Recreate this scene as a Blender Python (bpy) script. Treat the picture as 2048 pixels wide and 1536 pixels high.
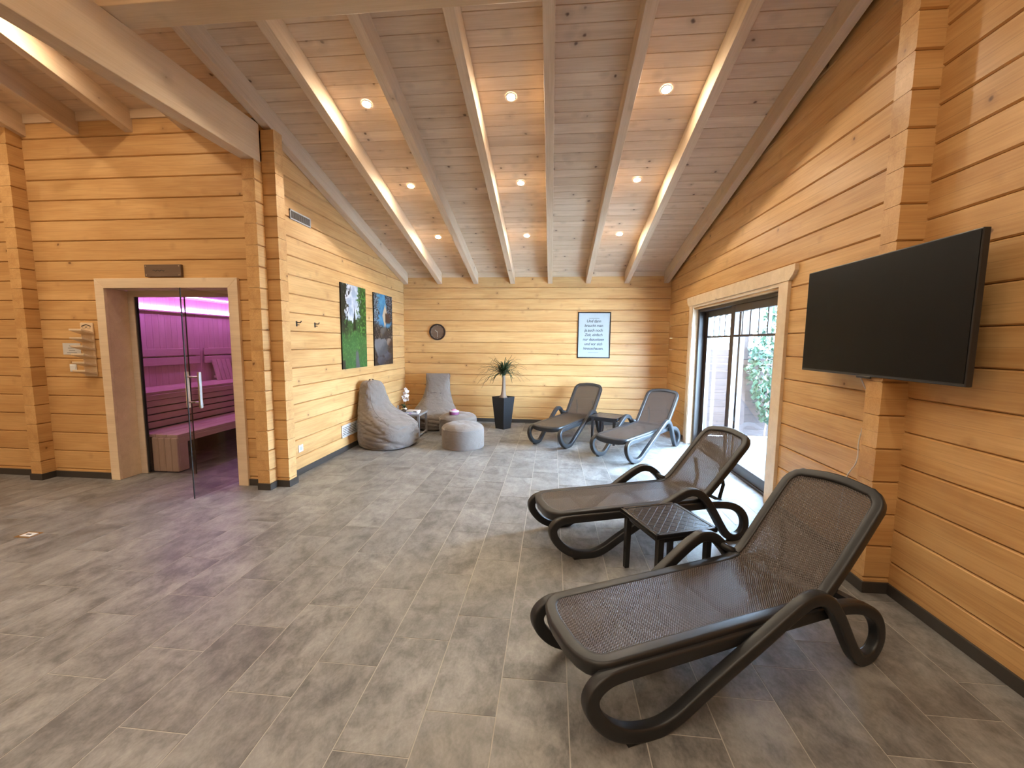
import bpy, math, random
import numpy as np
from mathutils import Matrix, Vector
random.seed(7)
RNG = np.random.default_rng(11)
for o in list(bpy.data.objects): bpy.data.objects.remove(o)
SC = bpy.context.scene
COL = SC.collection
# ------------------------------------------------------------------ camera
F_PX, YAW, PITCH, ROLL, EYE = 825.54, 0.096974, -0.10123, 0.0090226, 1.55
def cam_axes():
    cy, sy, cp, sp = math.cos(YAW), math.sin(YAW), math.cos(PITCH), math.sin(PITCH)
    fw = Vector((-sy*cp, cy*cp, sp)); rt = Vector((cy, sy, 0)); up = rt.cross(fw)
    cr, sr = math.cos(ROLL), math.sin(ROLL)
    return rt*cr + up*sr, up*cr - rt*sr, fw
RT, UP, FW = cam_axes()
cd = bpy.data.cameras.new('camera'); cam = bpy.data.objects.new('camera', cd); COL.objects.link(cam)
cd.sensor_width = 36; cd.lens = F_PX/2048*36; cd.clip_start = .02
cam.matrix_world = Matrix(((RT.x, UP.x, -FW.x, 0), (RT.y, UP.y, -FW.y, 0), (RT.z, UP.z, -FW.z, EYE), (0, 0, 0, 1)))
SC.camera = cam
def project(p):
    d = Vector(p) - Vector((0, 0, EYE)); z = d.dot(FW)
    if z < .05: return None
    return 1024 + F_PX*d.dot(RT)/z, 768 - F_PX*d.dot(UP)/z
# ------------------------------------------------------------------ sky, exposure
SKY_STRENGTH = 19.0
SPOT = 230.0
w = bpy.data.worlds.new('world'); SC.world = w; w.use_nodes = True
bg = w.node_tree.nodes['Background']; bg.inputs[0].default_value = (.54, .74, 1, 1); bg.inputs[1].default_value = SKY_STRENGTH
vs = SC.view_settings
vs.view_transform = 'Standard'; vs.look = 'None'; vs.gamma = 1; vs.use_curve_mapping = False
vs.exposure = 2.05
# ------------------------------------------------------------------ materials
MATS = {}
class NT:
    def __init__(s, name):
        s.m = bpy.data.materials.new(name); s.m.use_nodes = True; s.t = s.m.node_tree
        s.bsdf = s.t.nodes['Principled BSDF']; s.out = s.t.nodes['Material Output']; MATS[name] = s.m
    def n(s, typ, **kw):
        nd = s.t.nodes.new(typ)
        for k, v in kw.items():
            if k.startswith('i_'):
                key = k[2:]; key = int(key) if key.isdigit() else key
                s.set(nd.inputs[key], v)
            else: setattr(nd, k, v)
        return nd
    def set(s, sock, v):
        if hasattr(v, 'is_output') or isinstance(v, bpy.types.NodeSocket): s.t.links.new(v, sock)
        else: sock.default_value = v
    def math(s, op, a, b=0.0, clamp=False):
        nd = s.n('ShaderNodeMath', operation=op, use_clamp=clamp); s.set(nd.inputs[0], a); s.set(nd.inputs[1], b); return nd.outputs[0]
    def mix(s, f, a, b, mode='MIX'):
        nd = s.n('ShaderNodeMix', data_type='RGBA', blend_type=mode); s.set(nd.inputs[0], f); s.set(nd.inputs[6], a); s.set(nd.inputs[7], b); return nd.outputs[2]
    def ramp(s, v, lo, hi):
        nd = s.n('ShaderNodeMapRange', clamp=True); s.set(nd.inputs[0], v); nd.inputs[1].default_value = lo; nd.inputs[2].default_value = hi; return nd.outputs[0]
    def coord(s, scale=(1, 1, 1), jitter=True):
        tc = s.n('ShaderNodeTexCoord').outputs['Object']
        if jitter:
            r = s.n('ShaderNodeObjectInfo').outputs['Random']
            c = s.n('ShaderNodeCombineXYZ'); s.set(c.inputs[0], s.math('MULTIPLY', r, 91.7)); s.set(c.inputs[1], s.math('MULTIPLY', r, 33.1)); s.set(c.inputs[2], s.math('MULTIPLY', r, 57.3))
            tc = s.n('ShaderNodeVectorMath', operation='ADD', i_0=tc, i_1=c.outputs[0]).outputs[0]
        return s.n('ShaderNodeVectorMath', operation='MULTIPLY', i_0=tc, i_1=scale).outputs[0]
    def noise(s, vec, scale=1, detail=3, rough=.55, dist=0):
        return s.n('ShaderNodeTexNoise', i_Vector=vec, i_Scale=scale, i_Detail=detail, i_Roughness=rough, i_Distortion=dist).outputs[0]
    def bump(s, h, strength=.3, dist=.01):
        b = s.n('ShaderNodeBump', i_Strength=strength, i_Distance=dist, i_Height=h); s.t.links.new(b.outputs[0], s.bsdf.inputs['Normal'])
def c4(c): return (c[0], c[1], c[2], 1)
def plain(name, col, rough=.5, metal=0, spec=.5, emis=None, es=0):
    t = NT(name); b = t.bsdf.inputs
    b['Base Color'].default_value = c4(col); b['Roughness'].default_value = rough; b['Metallic'].default_value = metal; b['Specular IOR Level'].default_value = spec
    if emis: b['Emission Color'].default_value = c4(emis); b['Emission Strength'].default_value = es
    else:
        v = t.noise(t.coord((30, 30, 30)), 1, 2)
        t.set(b['Base Color'], t.mix(t.math('MULTIPLY', v, .25), c4(col), c4([x*.72 for x in col])))
    return t
def wood(name, lo, hi, knot, kd=.5, kscale=(2.6, 8, 8), krad=.075, rough=.5, var=.25, gs=1.0, seam=0):
    """grain runs along local X; knots are scattered, each piece differs by its object random"""
    t = NT(name)
    g1 = t.noise(t.coord((.9, 9*gs, 9*gs)), 1, 4, .6, .6)
    g2 = t.noise(t.coord((3.5, 95*gs, 95*gs)), 1, 2, .5)
    g3 = t.noise(t.coord((1.3, 2.2, 2.2)), 1, 2, .5)
    g = t.math('ADD', t.math('MULTIPLY', g1, .55), t.math('ADD', t.math('MULTIPLY', g2, .3), t.math('MULTIPLY', g3, .3)))
    col = t.mix(t.ramp(g, .42, .70), c4(hi), c4(lo))
    r = t.n('ShaderNodeObjectInfo').outputs['Random']
    r2 = t.math('FRACT', t.math('MULTIPLY', r, 17.31))
    col = t.mix(t.math('MULTIPLY', r2, var), col, c4([lo[0]*.86, lo[1]*.82, lo[2]*.78]))
    vec = t.coord(kscale)
    vd = t.n('ShaderNodeVectorMath', operation='ADD', i_0=vec, i_1=t.n('ShaderNodeVectorMath', operation='MULTIPLY', i_0=t.n('ShaderNodeTexNoise', i_Vector=t.coord((12, 12, 12)), i_Scale=1.0).outputs[1], i_1=(.22, .22, .22)).outputs[0]).outputs[0]
    vo = t.n('ShaderNodeTexVoronoi', feature='F1', i_Vector=vd, i_Scale=1.0)
    on = t.math('GREATER_THAN', t.n('ShaderNodeSeparateColor', i_0=vo.outputs['Color']).outputs[0], 1-kd)
    core = t.math('MULTIPLY', t.math('SUBTRACT', 1, t.ramp(vo.outputs['Distance'], krad*.45, krad)), on)
    halo = t.math('MULTIPLY', t.math('SUBTRACT', 1, t.ramp(vo.outputs['Distance'], krad, krad*3.2)), on)
    col = t.mix(t.math('MULTIPLY', halo, .32), col, c4([(a+b)*.5 for a, b in zip(lo, knot)]))
    col = t.mix(t.math('MULTIPLY', core, .85), col, c4(knot))
    if seam:
        zz = t.n('ShaderNodeSeparateXYZ', i_0=t.n('ShaderNodeTexCoord').outputs['Object']).outputs[2]
        ln = t.math('LESS_THAN', t.math('ABSOLUTE', t.math('SUBTRACT', zz, seam)), .0013)
        col = t.mix(t.math('MULTIPLY', ln, .38), col, c4([x*.4 for x in lo]))
    t.set(t.bsdf.inputs['Base Color'], col)
    t.bsdf.inputs['Roughness'].default_value = rough; t.bsdf.inputs['Specular IOR Level'].default_value = .35
    t.bump(g2, .12, .004)
    return t.m
wood('log_wood', (.53, .288, .106), (.735, .46, .20), (.12, .045, .015), .42, (5.2, 5.2, 5.2), .085, .42, .28, seam=.103)
wood('ceiling_wood', (.62, .445, .30), (.81, .63, .455), (.075, .035, .02), .55, (6.5, 6.5, 6.5), .13, .6, .42)
wood('rafter_wood', (.60, .445, .295), (.75, .58, .41), (.10, .05, .03), .30, (4.5, 4.5, 4.5), .085, .55, .2)
wood('beam_wood', (.58, .40, .235), (.70, .51, .32), (.10, .045, .02), .34, (4, 4, 4), .085, .5, .1)
wood('casing_wood', (.68, .52, .345), (.83, .67, .47), (.22, .12, .06), .3, (5, 5, 5), .06, .5, .15)
wood('sauna_wood', (.56, .44, .33), (.68, .56, .44), (.32, .22, .15), .2, (1.5, 8, 8), .05, .6, .2)
wood('plaque_wood', (.13, .08, .052), (.20, .13, .085), (.05, .03, .02), .3, (6, 20, 20), .05, .5, .1)
wood('fence_wood', (.030, .018, .016), (.048, .031, .027), (.015, .009, .008), .3, (2, 8, 8), .06, .7, .3)
wood('deck_wood', (.075, .072, .072), (.115, .112, .112), (.05, .045, .04), .1, (2, 8, 8), .05, .7, .3)
wood('clock_wood', (.022, .012, .008), (.035, .02, .013), (.04, .02, .01), .3, (12, 30, 30), .05, .5, .1)
def tile_mat():
    t = NT('floor_tile')
    a = t.noise(t.coord((2.6, 2.6, 2.6)), 1, 5, .62, .8)
    b = t.noise(t.coord((14, 8, 14)), 1, 5, .68, .5)
    c = t.noise(t.coord((90, 60, 90)), 1, 3, .6)
    m = t.math('ADD', t.math('MULTIPLY', a, .5), t.math('ADD', t.math('MULTIPLY', b, .42), t.math('MULTIPLY', c, .14)))
    col = t.mix(t.ramp(m, .42, .66), c4((.108, .105, .103)), c4((.330, .322, .314)))
    r = t.n('ShaderNodeObjectInfo').outputs['Random']
    col = t.mix(t.math('MULTIPLY', r, .28), col, c4((.105, .100, .096)))
    t.set(t.bsdf.inputs['Base Color'], col)
    t.set(t.bsdf.inputs['Roughness'], t.math('ADD', .36, t.math('MULTIPLY', b, .18)))
    t.bsdf.inputs['Specular IOR Level'].default_value = .5
    t.bump(m, .18, .004)
tile_mat()
plain('grout', (.44, .41, .375), .8)
plain('skirting', (.050, .043, .038), .4)
t = plain('plastic_coffee', (.020, .021, .0235), .37, 0, .45)
t.bump(t.noise(t.coord((220, 220, 220), False), 1, 2), .08, .002)
plain('table_plastic', (.022, .023, .026), .27)
def sling_mat():
    t = NT('sling_mesh')
    u = t.n('ShaderNodeUVMap').outputs[0]
    s = t.n('ShaderNodeSeparateXYZ', i_0=u)
    k = 2*math.pi/.0125
    sx = t.math('SINE', t.math('MULTIPLY', s.outputs[0], k)); sy = t.math('SINE', t.math('MULTIPLY', s.outputs[1], k))
    pr = t.math('MULTIPLY', sx, sy)
    h = t.ramp(pr, -.9, .9)
    t.set(t.bsdf.inputs['Base Color'], t.mix(h, c4((.010, .007, .006)), c4((.080, .054, .042))))
    t.bsdf.inputs['Roughness'].default_value = .33
    t.bump(h, .7, .003)
    tr = t.n('ShaderNodeBsdfTransparent')
    mx = t.n('ShaderNodeMixShader'); t.set(mx.inputs[0], t.math('MULTIPLY', t.math('LESS_THAN', h, .16), .45))
    t.t.links.new(t.bsdf.outputs[0], mx.inputs[1]); t.t.links.new(tr.outputs[0], mx.inputs[2]); t.t.links.new(mx.outputs[0], t.out.inputs[0])
sling_mat()
def fabric(name, col):
    t = NT(name)
    a = t.noise(t.coord((700, 700, 700)), 1, 2); b = t.noise(t.coord((5, 5, 5)), 1, 4, .6, .4)
    t.set(t.bsdf.inputs['Base Color'], t.mix(t.ramp(b, .3, .7), c4([x*.86 for x in col]), c4(col)))
    t.bsdf.inputs['Roughness'].default_value = .75; t.bsdf.inputs['Sheen Weight'].default_value = .25; t.bsdf.inputs['Specular IOR Level'].default_value = .3
    wv = t.noise(t.coord((9, 9, 16)), 1, 3, .5, 1.2)
    t.bump(t.math('ADD', t.math('MULTIPLY', wv, 1.0), t.math('MULTIPLY', a, .04)), .35, .03)
fabric('taupe_fabric', (.19, .158, .137))
plain('tv_black', (.005, .0042, .004), .42, 0, .12)
plain('tv_bezel', (.02, .02, .022), .35)
plain('white_plastic', (.78, .79, .80), .4)
plain('paper', (.62, .60, .57), .7)
plain('ink', (.02, .02, .022), .6)
plain('grey_ink', (.32, .30, .28), .7)
plain('black_frame', (.006, .005, .005), .5, 0, .2)
plain('mount_white', (.56, .55, .545), .6)
plain('steel', (.62, .60, .57), .25, 1)
plain('dark_metal', (.035, .033, .032), .4, .6)
plain('grey_table', (.20, .185, .175), .45)
plain('planter_black', (.017, .019, .022), .38)
plain('soil', (.035, .025, .018), .9)
plain('trunk_bark', (.25, .175, .125), .85)
plain('leaf_green', (.018, .045, .018), .45)
plain('ivy_green', (.022, .055, .030), .5)
plain('orchid_leaf', (.02, .05, .02), .4)
plain('petal_white', (.86, .85, .84), .5)
plain('purple_tin', (.20, .045, .13), .4)
plain('pink_paper', (.55, .25, .42), .5)
plain('book_blue', (.18, .24, .45), .5)
plain('window_brown', (.030, .019, .014), .38)
plain('rubber', (.012, .012, .012), .5)
plain('plaster', (.74, .56, .36), .7)
plain('sauna_dark', (.05, .04, .035), .8)
plain('gasket_grey', (.42, .43, .45), .4)
plain('lens', (1, .9, .75), .4, emis=(1, .86, .65), es=SPOT)
plain('led_purple', (.6, .2, 1), .4, emis=(.58, .22, 1.0), es=12)
def glass(name, tint, refl=1.0):
    t = NT(name); t.t.nodes.remove(t.bsdf)
    tr = t.n('ShaderNodeBsdfTransparent', i_0=c4(tint)); gl = t.n('ShaderNodeBsdfGlossy', i_0=(1, 1, 1, 1), i_1=.0)
    fr = t.n('ShaderNodeFresnel', i_0=1.5); mx = t.n('ShaderNodeMixShader'); bf = t.math('SUBTRACT', 1, t.n('ShaderNodeNewGeometry').outputs['Backfacing']); t.set(mx.inputs[0], t.math('MULTIPLY', bf, t.math('MULTIPLY', fr.outputs[0], refl)))
    t.t.links.new(tr.outputs[0], mx.inputs[1]); t.t.links.new(gl.outputs[0], mx.inputs[2]); t.t.links.new(mx.outputs[0], t.out.inputs[0])
glass('clear_glass', (.93, .96, .97)); glass('bronze_glass', (.84, .81, .82), .9)
def vcol_mat():
    t = NT('printed_photo'); a = t.n('ShaderNodeVertexColor', layer_name='Col')
    t.t.links.new(a.outputs[0], t.bsdf.inputs['Base Color']); t.bsdf.inputs['Roughness'].default_value = .4
vcol_mat()
# ------------------------------------------------------------------ mesh helpers
class B:
    def __init__(s): s.v = []; s.f = []; s.uv = None
    def box(s, x0, x1, y0, y1, z0, z1):
        i = len(s.v)
        s.v += [(x0, y0, z0), (x1, y0, z0), (x1, y1, z0), (x0, y1, z0), (x0, y0, z1), (x1, y0, z1), (x1, y1, z1), (x0, y1, z1)]
        s.f += [tuple(i+k for k in q) for q in ((0, 3, 2, 1), (4, 5, 6, 7), (0, 1, 5, 4), (1, 2, 6, 5), (2, 3, 7, 6), (3, 0, 4, 7))]
        return s
    def loops(s, loops, cap=True, closed=False):
        n = len(loops[0]); i = len(s.v)
        for l in loops: s.v += [tuple(p) for p in l]
        m = len(loops)
        for a in range(m if closed else m-1):
            b = (a+1) % m
            for k in range(n):
                s.f.append((i+a*n+k, i+a*n+(k+1) % n, i+b*n+(k+1) % n, i+b*n+k))
        if cap and not closed:
            s.f.append(tuple(i+k for k in reversed(range(n)))); s.f.append(tuple(i+(m-1)*n+k for k in range(n)))
        return s
    def sweep(s, path, axes, a, b, n=12, closed=False, p=3.0):
        """rounded-rectangle section: b along axes[i], a along tangent x axis"""
        P = [Vector(q) for q in path]; m = len(P); L = []
        for i in range(m):
            if closed: tg = P[(i+1) % m]-P[i-1]
            else: tg = P[min(i+1, m-1)]-P[max(i-1, 0)]
            tg.normalize(); ax = Vector(axes[i] if isinstance(axes, list) else axes); ax = (ax-tg*ax.dot(tg)).normalized(); nr = tg.cross(ax)
            aa = a[i] if isinstance(a, (list, tuple)) else a; bb = b[i] if isinstance(b, (list, tuple)) else b
            ring = []
            for k in range(n):
                th = 2*math.pi*(k+.5)/n; c, d = math.cos(th), math.sin(th)
                ring.append(P[i]+nr*(aa*math.copysign(abs(c)**(2/p), c))+ax*(bb*math.copysign(abs(d)**(2/p), d)))
            L.append(ring)
        return s.loops(L, True, closed)
    def tube(s, path, r, n=8): return s.sweep(path, (0.123, .31, .94) if abs((Vector(path[-1])-Vector(path[0])).normalized().z) < .8 else (1, .1, 0), r, r, n, False, 2)
    def lathe(s, prof, n=32, c=(0, 0), fn=None):
        L = []
        for r, z in prof:
            ring = []
            for k in range(n):
                th = 2*math.pi*k/n; q = (c[0]+r*math.cos(th), c[1]+r*math.sin(th), z); ring.append(fn(q, th) if fn else q)
            L.append(ring)
        return s.loops(L)
    def prism(s, poly, z0, z1, axis=2):
        def put(p, z): return (p[0], p[1], z) if axis == 2 else ((p[0], z, p[1]) if axis == 1 else (z, p[0], p[1]))
        return s.loops([[put(p, z0) for p in poly], [put(p, z1) for p in poly]])
    def mesh(s, name, mat, smooth=False):
        me = bpy.data.meshes.new(name); me.from_pydata([tuple(p) for p in s.v], [], s.f)
        import bmesh
        bm = bmesh.new(); bm.from_mesh(me); bmesh.ops.recalc_face_normals(bm, faces=bm.faces); bm.to_mesh(me); bm.free()
        if mat: me.materials.append(MATS[mat])
        if smooth: me.polygons.foreach_set('use_smooth', [True]*len(me.polygons))
        return me
    def build(s, name, mat, parent=None, M=None, smooth=False, bevel=0, label=None):
        o = link(name, s.mesh(name, mat, smooth), parent, M)
        if bevel:
            md = o.modifiers.new('bevel', 'BEVEL'); md.width = bevel; md.segments = 2; md.limit_method = 'ANGLE'
        if smooth and smooth != 'all':
            pass
        if label: o['label'] = label
        return o
def link(name, data, parent=None, M=None):
    o = bpy.data.objects.new(name, data); COL.objects.link(o)
    if parent: o.parent = parent
    if M is not None: o.matrix_basis = M
    return o
def autosmooth(o, deg=35):
    me = o.data; me.polygons.foreach_set('use_smooth', [True]*len(me.polygons))
    import bmesh
    bm = bmesh.new(); bm.from_mesh(me)
    for e in bm.edges:
        if len(e.link_faces) == 2 and e.calc_face_angle(0) > math.radians(deg): e.smooth = False
    bm.to_mesh(me); bm.free()
def Tm(x, y, z, rz=0): return Matrix.Translation((x, y, z)) @ Matrix.Rotation(rz, 4, 'Z')
def thing(name, label, cat, loc=(0, 0, 0), rz=0, group=None):
    o = link(name, None, None, Tm(*loc, rz)); o.empty_display_size = .1
    return tag(o, label, cat, group)
def tag(o, label, cat, group=None):
    o['label'] = label; o['category'] = cat
    if group: o['group'] = group
    return o
def struct(o): o['kind'] = 'structure'; return o
def copy_tree(o, parent=None, M=None):
    c = o.copy(); COL.objects.link(c); c.parent = parent
    if M is not None: c.matrix_basis = M
    for ch in list(o.children): copy_tree(ch, c)
    return c
def cr(pts, n=6, closed=False):
    P = [Vector(p) for p in pts]; m = len(P); out = []
    for i in range(m if closed else m-1):
        p0 = P[i-1] if (closed or i > 0) else P[0]*2-P[1]
        p1, p2 = P[i], P[(i+1) % m]
        p3 = P[(i+2) % m] if (closed or i+2 < m) else P[-1]*2-P[-2]
        for k in range(n):
            t = k/n
            out.append(.5*((2*p1)+(p2-p0)*t+(2*p0-5*p1+4*p2-p3)*t*t+(3*p1-p0-3*p2+p3)*t**3))
    if not closed: out.append(P[-1])
    return out
def vnoise(x, y, seed=0):
    x = np.asarray(x, float); y = np.asarray(y, float)
    xi, yi = np.floor(x).astype(int), np.floor(y).astype(int); xf, yf = x-xi, y-yi
    xf = xf*xf*(3-2*xf); yf = yf*yf*(3-2*yf)
    def h(a, b): 
        v = np.sin(a*127.1+b*311.7+seed*74.7)*43758.5453; return v-np.floor(v)
    return (h(xi, yi)*(1-xf)+h(xi+1, yi)*xf)*(1-yf)+(h(xi, yi+1)*(1-xf)+h(xi+1, yi+1)*xf)*yf
# ------------------------------------------------------------------ dimensions
XL, XR, YB, YS, T = -2.885, 2.12, 7.86, 4.0, .13
SL = .255; AL = math.atan(SL); ZC0 = 2.84; ZR0 = 2.637; RIDGE = -.5; YF = -5.0; XW = -7.6
def zc(y): return ZC0+SL*(YB-y) if y > RIDGE else ZC0+SL*(YB-RIDGE)-SL*(RIDGE-y)
HP = .206
# ------------------------------------------------------------------ floor
fl = B().box(XW-.1, XR+.15, YF-.1, YB+.12, -.05, -.0015).build('floor', 'grout'); struct(fl)
TW, TL = .300, .612
tile_me = B().box(0, TW-.005, 0, TL-.005, -.012, 0).mesh('tile', 'floor_tile')
tiles = []
for k in range(-25, 9):
    x0 = -.206+TW*(k-1)+.0025
    off = .329+.204*k
    j0 = math.floor((YF-off)/TL); j1 = math.ceil((YB-off)/TL)
    for j in range(j0, j1+1):
        y0 = off+TL*j+.0025
        if y0 > YB or y0+TL < YF: continue
        a = 0
        ps = [project((x0+dx*TW, min(max(y0+dy*TL, .55), YB), 0)) for dx, dy in ((0, 0), (1, 0), (1, 1), (0, 1))]
        if y0+TL > .6 and all(ps) and y0 < YB:
            cx = sum(p[0] for p in ps)/4; cy = sum(p[1] for p in ps)/4
            hidden = (x0 < XL-.2 and y0 > YS+.9) or (x0 < -4.7 and y0 > YS)
            if -120 < cx < 2170 and cy < 1640 and not hidden:
                a = abs(sum(ps[i][0]*ps[(i+1) % 4][1]-ps[(i+1) % 4][0]*ps[i][1] for i in range(4)))/2
        tiles.append((a, x0, y0))
tiles.sort(reverse=True)
rest = B()
for i, (a, x0, y0) in enumerate(tiles):
    if i < 300 and a > 0:
        if y0+TL > YB+.1:
            B().box(0, TW-.005, 0, YB+.1-y0, -.012, 0).build('tile', 'floor_tile', fl, Tm(x0, y0, 0))
        else: link('tile', tile_me, fl, Tm(x0, y0, 0))
    else: rest.box(x0, x0+TW-.005, y0, min(y0+TL-.005, YB+.1), -.012, 0)
ro = rest.build('tile_field', 'floor_tile', fl); ro['kind'] = 'stuff'
# ------------------------------------------------------------------ log walls
def log_mesh(x0, x1, h=HP, th=T, c=.008, g=.011, mat='log_wood', e0=None, e1=None, gap=.0015):
    """local: front face at y=0 facing -y, z 0..h; e0/e1(z) give slanted ends"""
    pr = [(th, gap), (th, h-gap), (g, h-gap), (0, h-gap-c), (0, c+gap), (g, gap)]
    b = B(); b.loops([[(e0(z) if e0 else x0, y, z) for y, z in pr], [(e1(z) if e1 else x1, y, z) for y, z in pr]])
    return b.mesh('log', mat)
ROT_L = Matrix.Rotation(math.pi/2, 4, 'Z'); ROT_R = Matrix.Rotation(-math.pi/2, 4, 'Z')
def shell(name, *bx):
    o = B().box(*bx).build(name, 'plaster'); return struct(o)
def zs(phase, ztop):
    z = phase-HP; out = []
    while z < ztop:
        out.append((max(z, 0.0), z+HP)); z += HP
    return [q for q in out if q[1]-q[0] > .02]
# back wall
wb = shell('wall_back', XL-T, XR+T, YB+.10, YB+T+.02, 0, 3.0)
for z0, z1 in zs(.095, 2.83):
    link('log', log_mesh(XL-.01, XR+.01, z1-z0), wb, Tm(0, YB, z0))
# left wall (carries on toward the room as the log-end stub)
wl = shell('wall_left', XL-T-.005, XL-.10, YS+T+.01, YB, 0, 2.7)
for z0, z1 in zs(.0+HP, 4.0):
    y1 = lambda z, z0=z0: min(YB+.05, YB-(z+z0-ZC0)/SL+.12)
    if y1(z1-z0) < 4.05: continue
    if z0 > 3.2: continue
    link('log', log_mesh(3.885, None, z1-z0, e1=y1), wl, Matrix.Translation((XL, 0, z0)) @ ROT_L)
for z0, z1 in zs(.0+HP, 4.0):
    if z0 <= 3.2: continue
    y1 = lambda z, z0=z0: min(YB+.05, YB-(z+z0-ZC0)/SL+.12)
    if y1(z1-z0) > 4.15: link('log', log_mesh(4.0, None, z1-z0, e1=y1), wl, Matrix.Translation((XL, 0, z0)) @ ROT_L)
# sauna wall
ws = shell('wall_sauna', XW, -4.75, YS+.09, YS+T+.02, 0, 3.7)
for z0, z1 in zs(.095, 3.8):
    M = Tm(0, YS, z0); h = z1-z0
    if z0 < 2.1:
        hh = h
        link('log', log_mesh(XW, -4.72, hh), ws, M); link('log', log_mesh(-3.30, -2.75, hh), ws, M)
    else: link('log', log_mesh(XW, -2.75 if z0 < 3.5 else XL-.02, h), ws, M)
B().box(-3.28, -3.02, YS+.09, YS+T+.02, 0, 3.7).build('wall_core', 'plaster', ws)
B().box(-4.8, -3.02, YS+.09, YS+T+.02, 2.2, 3.7).build('wall_core', 'plaster', ws)
# log-end stub of the next cross wall at the left
stub = B().box(-5.655, -5.535, YS+.02, YS+.1, 0, 3.5).build('wall_stub_left', 'log_wood'); struct(stub); stub.name = 'wall_crossing'
for z0, z1 in zs(.0+HP, 3.55):
    link('log', log_mesh(3.87, 4.06, z1-z0), stub, Matrix.Translation((-5.53, 0, z0)) @ ROT_L)
# right gable wall with the patio window
WY0, WY1, WZ1 = 4.15, 6.58, 2.11
wr = shell('wall_right', XR+.09, XR+T+.01, YF, 4.1, 0, 3.7)
B().box(XR+.09, XR+T+.01, 6.63, YB, 0, 3.0).build('wall_core', 'plaster', wr)
B().box(XR+.09, XR+T+.01, 4.1, 6.63, 2.15, 3.0).build('wall_core', 'plaster', wr)
def right_log(y0, y1, z0, h):
    hi = lambda z: -min(y1, YB-(z+z0-ZC0)/SL+.12)           # local x = -Y
    lo = lambda z: -max(y0, (RIDGE-(ZC0+SL*(YB-RIDGE)-(z+z0))/SL)-.12)
    if -lo(h) > -hi(h)-.02: return
    link('log', log_mesh(None, None, h, e0=hi, e1=lo), wr, Matrix.Translation((XR, 0, z0)) @ ROT_R)
for z0, z1 in zs(HP, 5.0):
    if z1 <= 2.1: right_log(6.60, YB+.02, z0, z1-z0); right_log(YF, 4.13, z0, z1-z0)
    else: right_log(YF, YB+.02, z0, z1-z0)
# stub protruding from the right wall under the purlin
st = B().box(2.0, XR+.05, 2.70, 2.78, 0, 3.6).build('wall_pier', 'log_wood'); struct(st)
for z0, z1 in zs(.095, 3.62):
    link('log', log_mesh(1.975, XR+.02, min(z1, 3.64)-z0, th=.13), st, Tm(0, 2.67, z0))
# unseen ends of the hall
shell('wall_front', XW-.1, XR+.1, YF-.1, YF, 0, 5.2)
ww = shell('wall_west', XW-.12, XW-.03, YF, YS+.1, 0, 3.6)
for z0, z1 in zs(HP, 4.9):
    yhi = lambda z, z0=z0: min(YS+.05, YB-(z+z0-ZC0)/SL+.12)
    ylo = lambda z, z0=z0: max(YF, (RIDGE-(ZC0+SL*(YB-RIDGE)-(z+z0))/SL)-.12)
    if yhi(HP) > ylo(HP)+.05: link('log', log_mesh(None, None, z1-z0, e0=ylo, e1=yhi), ww, Matrix.Translation((XW, 0, z0)) @ ROT_L)
# ------------------------------------------------------------------ ceiling
def roof_M(x, y, z): 
    s, c = math.sin(AL), math.cos(AL)   # local y -> up normal, local z -> up-slope
    return Matrix(((1, 0, 0, x), (0, s, -c, y), (0, c, s, z), (0, 0, 0, 1)))
ce = B().prism([(YB+.2, zc(YB+.2)+.06), (RIDGE, zc(RIDGE)+.06), (YF-.1, zc(YF-.1)+.06), (YF-.1, zc(YF-.1)+.12), (RIDGE, zc(RIDGE)+.12), (YB+.2, zc(YB+.2)+.12)], XW-.1, XR+.2, 0).build('ceiling', 'ceiling_wood'); struct(ce)
PB = .1363; y = 3.708+PB*32
bp = PB/math.cos(AL)
def board_mesh(xa, xb): return log_mesh(xa, xb, bp, .024, .003, .004, 'ceiling_wood', gap=.0008)
bm_s, bm_l = board_mesh(XL-.12, XR+.1), board_mesh(XW, XR+.1)
while y > RIDGE:
    if y < YB+.15:
        link('ceiling_board', bm_s if y-PB > YS+.1 else bm_l, ce, roof_M(0, y, zc(y)))
    y -= PB
B().prism([(RIDGE+.05, zc(RIDGE)), (YF, zc(YF)), (YF, zc(YF)+.02), (RIDGE+.05, zc(RIDGE)+.03)], XW, XR+.1, 0).build('ceiling_panel', 'ceiling_wood', ce)
# rafters
def rafter_M(x, y, z):
    s, c = math.sin(AL), math.cos(AL)
    return Matrix(((0, -1, 0, x), (c, 0, s, y), (-s, 0, c, z), (0, 0, 0, 1)))
RW, RD = .088, (ZC0-ZR0)*math.cos(AL)+.004
def rafter(x0, y_end, label, group):
    """x0 = left edge; runs from the ridge down to y_end"""
    L = (y_end-RIDGE)/math.cos(AL)
    b = B().box(-L, .0, -RW, 0, 0, RD)
    o = b.build('rafter', 'rafter_wood', None, rafter_M(x0, y_end, ZR0+SL*(YB-y_end)), bevel=.004)
    tag(o, label, 'beam', group)
ORD = ['first', 'second', 'third', 'fourth', 'fifth', 'sixth', 'seventh', 'eighth']
for i in range(8):
    x = -2.878+.0 if i == 0 else (-2.210+.6985*(i-1))
    if i == 7: x = 2.025-.04
    lb = {0: 'pale roof rafter lying along the top of the left log wall', 7: 'pale roof rafter lying along the sloping top of the right log wall'}.get(i, ORD[i]+' pale sloping roof rafter counted from the left log wall')
    rafter(x, YB+.02, lb, 'rafters over the lounge')
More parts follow.
